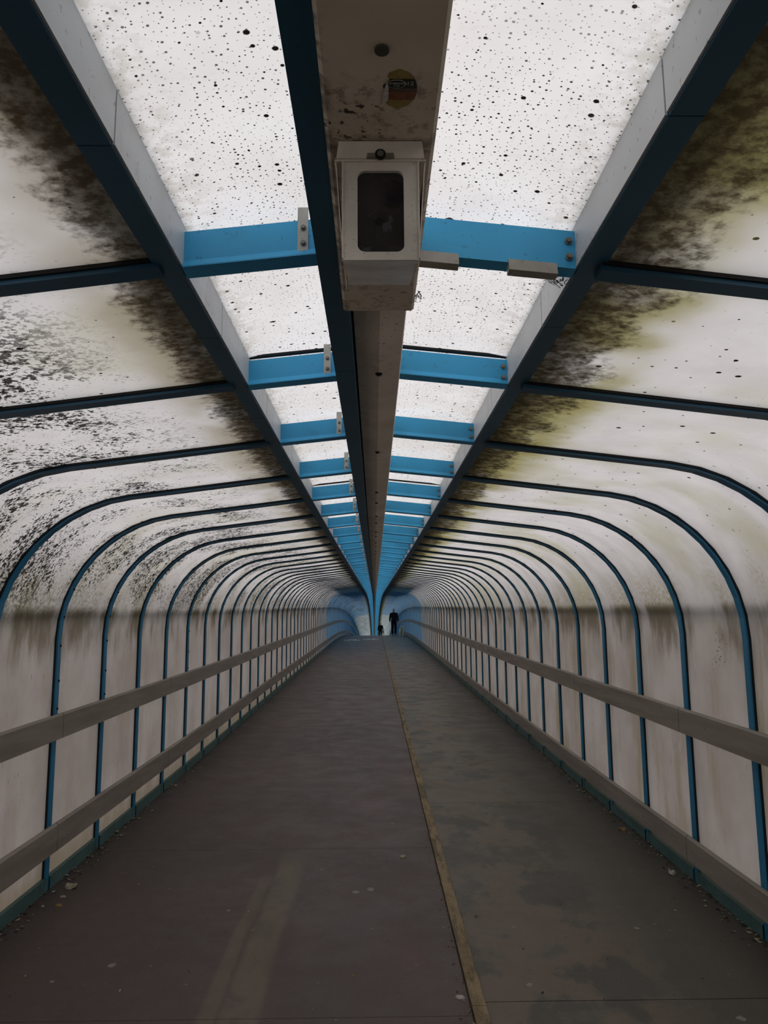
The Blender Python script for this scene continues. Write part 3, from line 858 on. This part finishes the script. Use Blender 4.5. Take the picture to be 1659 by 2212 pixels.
SK = flat('skin', (0.52, 0.30, 0.22), 0.5, 0.06)
def person(name, loc, rot, H, label, coat_c, trou_c, hair_c, walk, side_arm=0.0):
    """figure facing -Y at rotation 0; unit height, scaled to H"""
    root = tag(empty(name, loc), label, 'person')
    root.rotation_euler = (0, 0, rot)
    k = H / 1.75
    def S_(p): return tuple(c * k for c in p)
    def C(ch): return [(S_(p), (tuple(q * k for q in r) if isinstance(r, tuple) else r * k)) for p, r in ch]
    pel = (0, 0, 0.95)
    def leg(sx, st):
        return [(pel, (0.13, 0.10)), ((sx * 0.09, 0, 0.90), 0.085), ((sx * 0.095, -0.04 - st * 0.08, 0.50), 0.058), ((sx * 0.095, 0.02 - st * 0.16, 0.10), 0.042), ((sx * 0.10, -0.06 - st * 0.16, 0.04), 0.036), ((sx * 0.105, -0.15 - st * 0.16, 0.03), 0.030)]
    def arm(sx, bend):
        return [((0, 0, 1.38), (0.15, 0.10)), ((sx * 0.19, 0, 1.41), 0.060), ((sx * 0.245, 0.02, 1.13), 0.046), ((sx * 0.255, -0.04 - bend, 0.90), 0.032), ((sx * 0.255, -0.06 - bend, 0.85), (0.022, 0.036))]
    def fingers(sx, bend):
        out = []
        b = (sx * 0.255, -0.06 - bend, 0.85)
        for (dy, L) in ((-0.030, 0.055), (-0.010, 0.068), (0.010, 0.062), (0.028, 0.048)):
            out.append([(b, (0.022, 0.036)), ((b[0], b[1] + dy, b[2] - 0.05), 0.010), ((b[0] - sx * 0.008, b[1] + dy, b[2] - 0.05 - L * 0.6), 0.009), ((b[0] - sx * 0.022, b[1] + dy, b[2] - 0.05 - L), 0.008)])
        out.append([(b, (0.022, 0.036)), ((b[0] - sx * 0.01, b[1] - 0.045, b[2] - 0.01), 0.011), ((b[0] - sx * 0.02, b[1] - 0.058, b[2] - 0.045), 0.009)])
        return out
    spine = [(pel, (0.13, 0.10)), ((0, 0, 1.15), (0.135, 0.10)), ((0, 0, 1.38), (0.15, 0.10)), ((0, 0.0, 1.49), 0.055), ((0, -0.01, 1.56), 0.06), ((0, -0.015, 1.64), (0.075, 0.09)), ((0, -0.01, 1.70), 0.062)]
    face = [((0, -0.015, 1.64), (0.075, 0.09)), ((0, -0.118, 1.625), 0.012)]
    ears = [[((0, -0.015, 1.64), (0.075, 0.09)), ((sx * 0.085, 0, 1.635), 0.016)] for sx in (-1, 1)]
    chains = [C(spine), C(face)] + [C(e) for e in ears] + [C(leg(1, walk)), C(leg(-1, -walk)), C(arm(1, side_arm)), C(arm(-1, side_arm))] + [C(f) for sx in (1, -1) for f in fingers(sx, side_arm)]
    inst('body', skin_mesh('body', chains, SK), root, (0, 0, 0))
    # coat: looser torso and sleeves, collar
    def fat(ch, d): return [(p, (tuple(q + d for q in r) if isinstance(r, tuple) else r + d)) for p, r in ch]
    torso = [((0, 0.0, 0.80), (0.195, 0.15)), ((0, 0, 0.95), (0.185, 0.145)), ((0, 0, 1.15), (0.18, 0.14)), ((0, 0, 1.38), (0.18, 0.125)), ((0, 0.0, 1.47), (0.085, 0.085)), ((0, 0, 1.52), (0.085, 0.085))]
    sl = [fat(arm(sx, side_arm)[:-1], 0.022) for sx in (1, -1)]
    for s_ in sl: s_[0] = ((0, 0, 1.38), (0.18, 0.125))
    cm = flat(name + '_coat_' + label[:8], coat_c, 0.85, 0.2, 20, 0.15)
    inst('coat', skin_mesh('coat', [C(torso)] + [C(s_) for s_ in sl], cm), root, (0, 0, 0))
    tm = flat(name + '_trousers_' + label[:8], trou_c, 0.85, 0.2, 20, 0.15)
    tl_ = [fat(leg(1, walk)[:4], 0.020), fat(leg(-1, -walk)[:4], 0.020)]
    inst('trousers', skin_mesh('trousers', [C(c_) for c_ in tl_], tm), root, (0, 0, 0))
    sm_ = flat(name + '_shoe_' + label[:8], (0.008, 0.008, 0.008), 0.5)
    for sx, st_ in ((1, walk), (-1, -walk)):
        a = leg(sx, st_)
        inst('shoe', skin_mesh('shoe', [C([((a[4][0][0], a[4][0][1] + 0.09, 0.045), 0.040), ((a[4][0][0], a[4][0][1], 0.05), 0.046), ((a[5][0][0], a[5][0][1] - 0.02, 0.035), 0.034)])], sm_), root, (0, 0, 0))
    hm = flat(name + '_hair_' + label[:8], hair_c, 0.8)
    inst('hair', skin_mesh('hair', [C([((0, 0.045, 1.58), 0.062), ((0, 0.035, 1.66), (0.088, 0.072)), ((0, 0.005, 1.715), (0.072, 0.075))])], hm), root, (0, 0, 0))
    # eyes and mouth
    em = flat(name + '_eye_' + label[:8], (0.02, 0.015, 0.012), 0.3)
    for sx in (-1, 1):
        mb = MB(); mb.cyl(S_((sx * 0.032, -0.088, 1.642)), 0.010 * k, -0.014 * k, 'y', 8); mb.obj('eye', em, root)
    mb = MB(); mb.box(-0.026 * k, 0.026 * k, -0.104 * k, -0.088 * k, 1.568 * k, 1.577 * k); mb.obj('mouth', flat(name + '_lip_' + label[:8], (0.30, 0.10, 0.09)), root)
    return root, {sx: Vector(S_((sx * 0.255, -0.06 - side_arm, 0.82))) for sx in (1, -1)}

def dog(loc, rot, sh, label, col, col2, group):
    """dog facing -Y; sh = shoulder height"""
    k = sh / 0.50
    root = tag(empty('dog', loc), label, 'dog', group)
    root.rotation_euler = (0, 0, rot)
    def C(ch): return [(tuple(c * k for c in p), (tuple(q * k for q in r) if isinstance(r, tuple) else r * k)) for p, r in ch]
    ch = (0, -0.18, 0.42); hp = (0, 0.24, 0.43)
    trunk = [(hp, (0.095, 0.095)), ((0, 0.05, 0.42), (0.095, 0.095)), (ch, (0.11, 0.125)), ((0, -0.29, 0.52), (0.075, 0.085)), ((0, -0.37, 0.60), (0.075, 0.07)), ((0, -0.47, 0.575), (0.045, 0.04)), ((0, -0.54, 0.565), 0.028)]
    tail = [(hp, (0.095, 0.095)), ((0.0, 0.37, 0.48), 0.035), ((0.03, 0.50, 0.53), 0.028), ((0.05, 0.60, 0.60), 0.015)]
    legs = []
    for sx, f1, f2 in ((1, -0.05, 0.04), (-1, 0.06, -0.05)):
        legs.append([(ch, (0.11, 0.125)), ((sx * 0.075, -0.19, 0.34), 0.055), ((sx * 0.08, -0.18 + f1 * 0.5, 0.19), 0.034), ((sx * 0.08, -0.19 + f1, 0.04), 0.028), ((sx * 0.08, -0.225 + f1, 0.022), 0.026)])
        legs.append([(hp, (0.095, 0.095)), ((sx * 0.075, 0.20, 0.33), 0.068), ((sx * 0.08, 0.17 + f2 * 0.4, 0.24), 0.045), ((sx * 0.08, 0.29 + f2, 0.15), 0.028), ((sx * 0.08, 0.27 + f2, 0.04), 0.025), ((sx * 0.08, 0.23 + f2, 0.022), 0.026)])
    hd = ((0, -0.37, 0.60), (0.075, 0.07))
    ears = [[hd, ((sx * 0.075, -0.345, 0.625), 0.025), ((sx * 0.098, -0.36, 0.56), 0.022), ((sx * 0.095, -0.37, 0.51), 0.014)] for sx in (-1, 1)]
    dm = flat('dog_coat_' + label[:10], col, 0.9, 0.18, 25, 0.1)
    inst('body', skin_mesh('body', [C(trunk), C(tail)] + [C(l) for l in legs] + [C(e) for e in ears], dm), root, (0, 0, 0))
    fm = flat('dog_face_' + label[:10], col2, 0.9, 0.15, 25, 0.1)
    inst('face_patch', skin_mesh('face_patch', [C([((0, -0.42, 0.60), (0.062, 0.055)), ((0, -0.48, 0.578), (0.049, 0.044)), ((0, -0.53, 0.566), 0.032)])], fm), root, (0, 0, 0))
    mb = MB(); mb.cyl((0, -0.572 * k, 0.575 * k), 0.018 * k, -0.016 * k, 'y', 8)
    mb.obj('nose', M['black'], root)
    for sx in (-1, 1):
        mb = MB(); mb.cyl((sx * 0.034 * k, -0.462 * k, 0.622 * k), 0.010 * k, -0.02 * k, 'y', 8); mb.obj('eye', M['black'], root)
    # collar
    mb = MB(); nn = 14
    for i in range(nn):
        a = 2 * math.pi * i / nn
        for (r, dz) in ((0.098, -0.012), (0.098, 0.012)):
            mb.v.append((r * math.cos(a) * k * 0.95, (-0.27 + r * math.sin(a) * 0.75 + dz) * k, (0.50 + 0.075 * math.sin(a) * -0.8 + dz) * k))
    for i in range(nn): j = (i + 1) % nn; mb.f.append((2 * i, 2 * j, 2 * j + 1, 2 * i + 1)); mb.m.append(0)
    mb.obj('collar', M['black'], root)
    return root, Vector((0, -0.27 * k, 0.57 * k))

def lead(a, b, label):
    mb = MB(); n = 8; r = 0.007
    for i in range(n + 1):
        u = i / n; p = a.lerp(b, u); p.z -= 0.10 * math.sin(math.pi * u)
        for (dx, dy) in ((r, 0), (-r / 2, r), (-r / 2, -r)): mb.v.append((p.x + dx - a.x, p.y + dy - a.y, p.z - a.z))
    for i in range(n):
        for j in range(3): mb.f.append((3 * i + j, 3 * i + (j + 1) % 3, 3 * i + 3 + (j + 1) % 3, 3 * i + 3 + j)); mb.m.append(0)
    mb.f.append((0, 1, 2)); mb.m.append(0); mb.f.append((3 * n + 2, 3 * n + 1, 3 * n)); mb.m.append(0)
    o = mb.obj('dog_lead', M['black'], None, a)
    return tag(o, label, 'lead')

PY = 50.0
man, hands = person('person', (1.19, PY, g(PY) + 0.004), 0.0, 1.70, 'person in dark hooded coat and black trousers walking two dogs', (0.010, 0.014, 0.013), (0.007, 0.008, 0.010), (0.10, 0.075, 0.06), 0.55, 0.02)
d1y, d2y = 48.6, 48.8
dog1, n1 = dog((0.50, d1y, g(d1y) + 0.017), 0.0, 0.29, 'small white dog walking beside the kerb line', (0.90, 0.86, 0.80), (0.60, 0.53, 0.46), 'dogs on leads')
dog2, n2 = dog((1.60, d2y, g(d2y) + 0.004), 0.10, 0.46, 'larger golden cream dog walking near the right rail', (0.88, 0.76, 0.60), (0.58, 0.36, 0.20), 'dogs on leads')
lead(man.location + hands[-1], dog1.location + n1, 'thin black lead from person to small white dog')
lead(man.location + hands[1], dog2.location + Matrix.Rotation(0.10, 3, 'Z') @ n2, 'thin black lead from person to larger golden dog')
P2Y = 80.0
person('person', (0.58, P2Y, g(P2Y) + 0.006), 0.2, 1.66, 'person in black clothes beyond the crest, half hidden', (0.010, 0.009, 0.009), (0.012, 0.010, 0.009), (0.010, 0.009, 0.008), -0.5, 0.0)

# ---- litter on the floor
pale = flat('pale_paper', (0.38, 0.36, 0.33), 0.8, 0.15)
gum = flat('pale_gum', (0.24, 0.235, 0.22), 0.8, 0.15)
tanl = flat('tan_leaf', (0.22, 0.14, 0.06), 0.8, 0.25, 60)
ol = flat('pale_leaf', (0.30, 0.27, 0.19), 0.8, 0.2, 60)
def blob(name, x, y, r, ratio, mat, label, cat, h=0.004, group=None, curl=0.0, z=0.0):
    mb = MB(); n = 11; rng = random.Random(int(x * 1000) + int(y * 977))
    pts = []
    for i in range(n):
        a = 2 * math.pi * i / n; q = r * (0.75 + 0.5 * rng.random()); pts.append((q * math.cos(a), q * ratio * math.sin(a)))
    for (dz, sc) in ((0.0, 1.0), (h, 0.8)):
        for (px, py) in pts: mb.v.append((px * sc, py * sc, dz + RAMP * py + curl * (px / r) ** 2 * r))
    mb.v.append((0, 0, h * 1.2))
    for i in range(n):
        j = (i + 1) % n
        mb.f.append((i, j, n + j, n + i)); mb.m.append(0)
        mb.f.append((n + i, n + j, 2 * n)); mb.m.append(0)
    o = mb.obj(name, mat, None, (x, y, g(y) + 0.0005 + z))
    return tag(o, label, cat, group)
blob('fallen_leaf', 0.177, 5.535, 0.018, 1.9, ol, 'pale curled leaf on the cycle path just left of the kerb line', 'leaf', 0.005, None, 0.35)
blob('paper_scrap', 0.348, 3.606, 0.022, 0.8, pale, 'white paper scrap lying against the kerb line nearest the viewer', 'litter', 0.004)
gg = 'chewing gum spots on the cycle path'
blob('gum_spot', -0.035, 4.93, 0.020, 1.5, gum, 'right one of two pale gum spots side by side mid cycle path', 'gum', 0.002, gg)
blob('gum_spot', -0.116, 4.886, 0.020, 1.2, gum, 'left one of two pale gum spots side by side mid cycle path', 'gum', 0.002, gg)
blob('gum_spot', -1.217, 3.957, 0.018, 1.3, gum, 'largest pale gum spot on the left of the cycle path', 'gum', 0.002, gg)
blob('gum_spot', -1.426, 3.797, 0.010, 1.2, gum, 'small pale gum spot left of the largest one', 'gum', 0.002, gg)
blob('gum_spot', 0.127, 6.358, 0.014, 1.3, gum, 'pale gum spot farther up the cycle path near the kerb line', 'gum', 0.002, gg)
blob('gum_spot', -0.34, 5.29, 0.013, 1.1, gum, 'faint gum spot right of the worn tan track', 'gum', 0.002, gg)
blob('gum_spot', -0.80, 4.62, 0.011, 1.2, gum, 'small gum spot left of the worn tan track', 'gum', 0.002, gg)
gf = 'gum spots and scraps on the footway'
blob('gum_spot', 0.657, 3.699, 0.015, 1.2, gum, 'pale gum spot just beyond the footway joint near the kerb', 'gum', 0.002, gf, z=0.004)
blob('gum_spot', 1.432, 3.394, 0.017, 1.2, gum, 'pale gum spot nearest the viewer at the right of the footway', 'gum', 0.002, gf, z=0.004)
blob('gum_spot', 1.317, 4.299, 0.012, 1.2, gum, 'pale gum spot in the middle of the footway', 'gum', 0.002, gf, z=0.004)
blob('gum_spot', 0.70, 4.33, 0.010, 1.2, gum, 'small gum spot on the footway beside the kerb line', 'gum', 0.002, gf, z=0.004)
blob('fallen_leaf', 1.80, 6.10, 0.026, 1.2, tanl, 'orange tan leaf by the right kerb plate', 'leaf', 0.010, None, 0.4, z=0.004)
blob('paper_scrap', 1.80, 5.12, 0.020, 1.4, pale, 'crumpled pale scrap by the right kerb plate', 'litter', 0.016, None, 0.3, z=0.004)
blob('fallen_leaf', -1.80, 5.02, 0.034, 1.4, ol, 'large pale leaf at the foot of the nearest left post', 'leaf', 0.012, None, 0.3)
blob('paper_scrap', -1.79, 4.86, 0.018, 0.5, pale, 'white strip of paper below the nearest left post', 'litter', 0.006)
blob('food_wrapper', -1.76, 4.72, 0.020, 0.8, flat('orange_wrapper', (0.32, 0.17, 0.05), 0.4), 'small orange wrapper on the cycle path by the left wall', 'litter', 0.006)

def litter(name, n, xf, yr, label, size=(0.006, 0.018)):
    mb = MB(); rng = random.Random(len(name) + n)
    mats = [tanl, ol, pale, flat('dark_leaf_' + name, (0.05, 0.035, 0.02), 0.9)]
    for i in range(n):
        y = yr[0] + (yr[1] - yr[0]) * rng.random() ** 1.6
        x, zb = xf(rng)
        r = rng.uniform(*size); a = rng.random() * 6.28
        b = len(mb.v)
        for (da, q) in ((0, 1.0), (1.57, 0.5), (3.14, 1.0), (4.71, 0.5)):
            px, py = r * q * math.cos(a + da), r * q * math.sin(a + da)
            mb.v.append((x + px, y + py, g(y + py) + zb + 0.001 + rng.random() * r * 0.6))
        mb.f.append((b, b + 1, b + 2, b + 3)); mb.m.append(rng.choice((0, 1, 1, 2, 3, 3, 3)))
    return tag(mb.obj(name, mats), label, 'leaf litter', None, 'stuff')
litter('leaf_litter', 520, lambda r: (AX - W + 0.012 + 0.10 * r.random() ** 2, 0.0), (2.5, 22), 'leaf litter and grit along the foot of the left wall')
litter('leaf_litter', 560, lambda r: (AX + W - 0.012 - 0.11 * r.random() ** 2, 0.004), (2.5, 22), 'leaf litter and grit along the foot of the right wall')
litter('leaf_litter', 300, lambda r: (KX0 - 0.006 - 0.05 * r.random() ** 2, 0.0), (2.8, 24), 'dark grit and leaf bits along the cycle side of the kerb', (0.003, 0.010))
litter('leaf_litter', 220, lambda r: (r.choice((r.uniform(-1.7, 0.3), r.uniform(0.5, 1.8))), 0.004), (2.8, 16), 'tiny leaf scraps scattered thinly over both lanes', (0.004, 0.010))

# ---- dirt splatter on the right wall, cobwebs and a lump on the cross beam
rng = random.Random(5)
mb = MB()
for i in range(46):
    y = 4.46 + rng.gauss(0, 0.045); z = 1.36 + rng.gauss(0, 0.055) - (y - 4.46) * 0.4; r = rng.uniform(0.002, 0.006)
    a = rng.random() * 3.14; b = len(mb.v)
    for (p, q) in ((1.8, 0), (0, 0.5), (-1.8, 0), (0, -0.5)):
        mb.v.append((AX + W + PAN - 0.003, y + r * (p * math.cos(a) - q * math.sin(a)), g(y) + z + r * (p * math.sin(a) + q * math.cos(a))))
    mb.f.append((b, b + 1, b + 2, b + 3)); mb.m.append(0)
tag(mb.obj('dirt_splatter', flat('dark_red_dirt', (0.05, 0.02, 0.015))), 'dark red-brown dirt splatter on the nearest right wall sheet', 'dirt', None, 'stuff')
def cobweb(c, n, spread, label, seed):
    rg = random.Random(seed); mb = MB()
    for i in range(n):
        a = Vector((rg.gauss(0, spread), rg.gauss(0, spread * 0.6), rg.gauss(0, spread * 0.6)))
        d = Vector((rg.uniform(-1, 1), rg.uniform(-1, 1), rg.uniform(-1, 1))) * spread * 1.6
        bnd = Vector((rg.uniform(-1, 1), rg.uniform(-1, 1), rg.uniform(-1, 0))) * spread
        m = 5; r = rg.uniform(0.0004, 0.0011); b = len(mb.v)
        for j in range(m + 1):
            u = j / m; p = a + d * u + bnd * (4 * u * (1 - u))
            for (dx, dz) in ((r, 0), (-r, r), (-r, -r)): mb.v.append((p.x + dx, p.y + dz * 0.5, p.z + dz))
        for j in range(m):
            for q in range(3): mb.f.append((b + 3 * j + q, b + 3 * j + (q + 1) % 3, b + 3 * j + 3 + (q + 1) % 3, b + 3 * j + 3 + q)); mb.m.append(0)
    return tag(mb.obj('cobweb', M['black'], None, c), label, 'cobweb')
yA = rib_y(-4)
cobweb((AX + 0.412, yA + 0.06, g(yA) + ZB + 0.012), 26, 0.011, 'dark tangled cobweb in the corner of nearest right cross beam', 3)
cobweb((0.092, 1.72, g(1.72) + 2.31), 22, 0.010, 'dark cobweb strands on the right edge of the trunking', 4)
mb = MB(); n = 10
for (zz, sc) in ((0.0, 1.0), (0.006, 0.95), (0.012, 0.45)):
    for i in range(n):
        a = 2 * math.pi * i / n; mb.v.append((0.014 * sc * math.cos(a), 0.014 * sc * math.sin(a), zz - 0.105 * 0.014 * sc * math.cos(a)))
for l in range(2):
    for i in range(n): j = (i + 1) % n; mb.f.append((l * n + i, l * n + j, l * n + n + j, l * n + n + i)); mb.m.append(0)
mb.f.append(tuple(reversed(range(n)))); mb.m.append(0); mb.f.append(tuple(range(2 * n, 3 * n))); mb.m.append(0)
zl = ZB + 0.083 + 0.105 * (XB['right'] - 0.180)
tag(mb.obj('dark_lump', M['black'], None, (AX + 0.180, yA + 0.020, g(yA) + zl)), 'dark round lump sitting on the nearest right cross beam', 'debris')  # unidentified dark lump of debris on the beam top
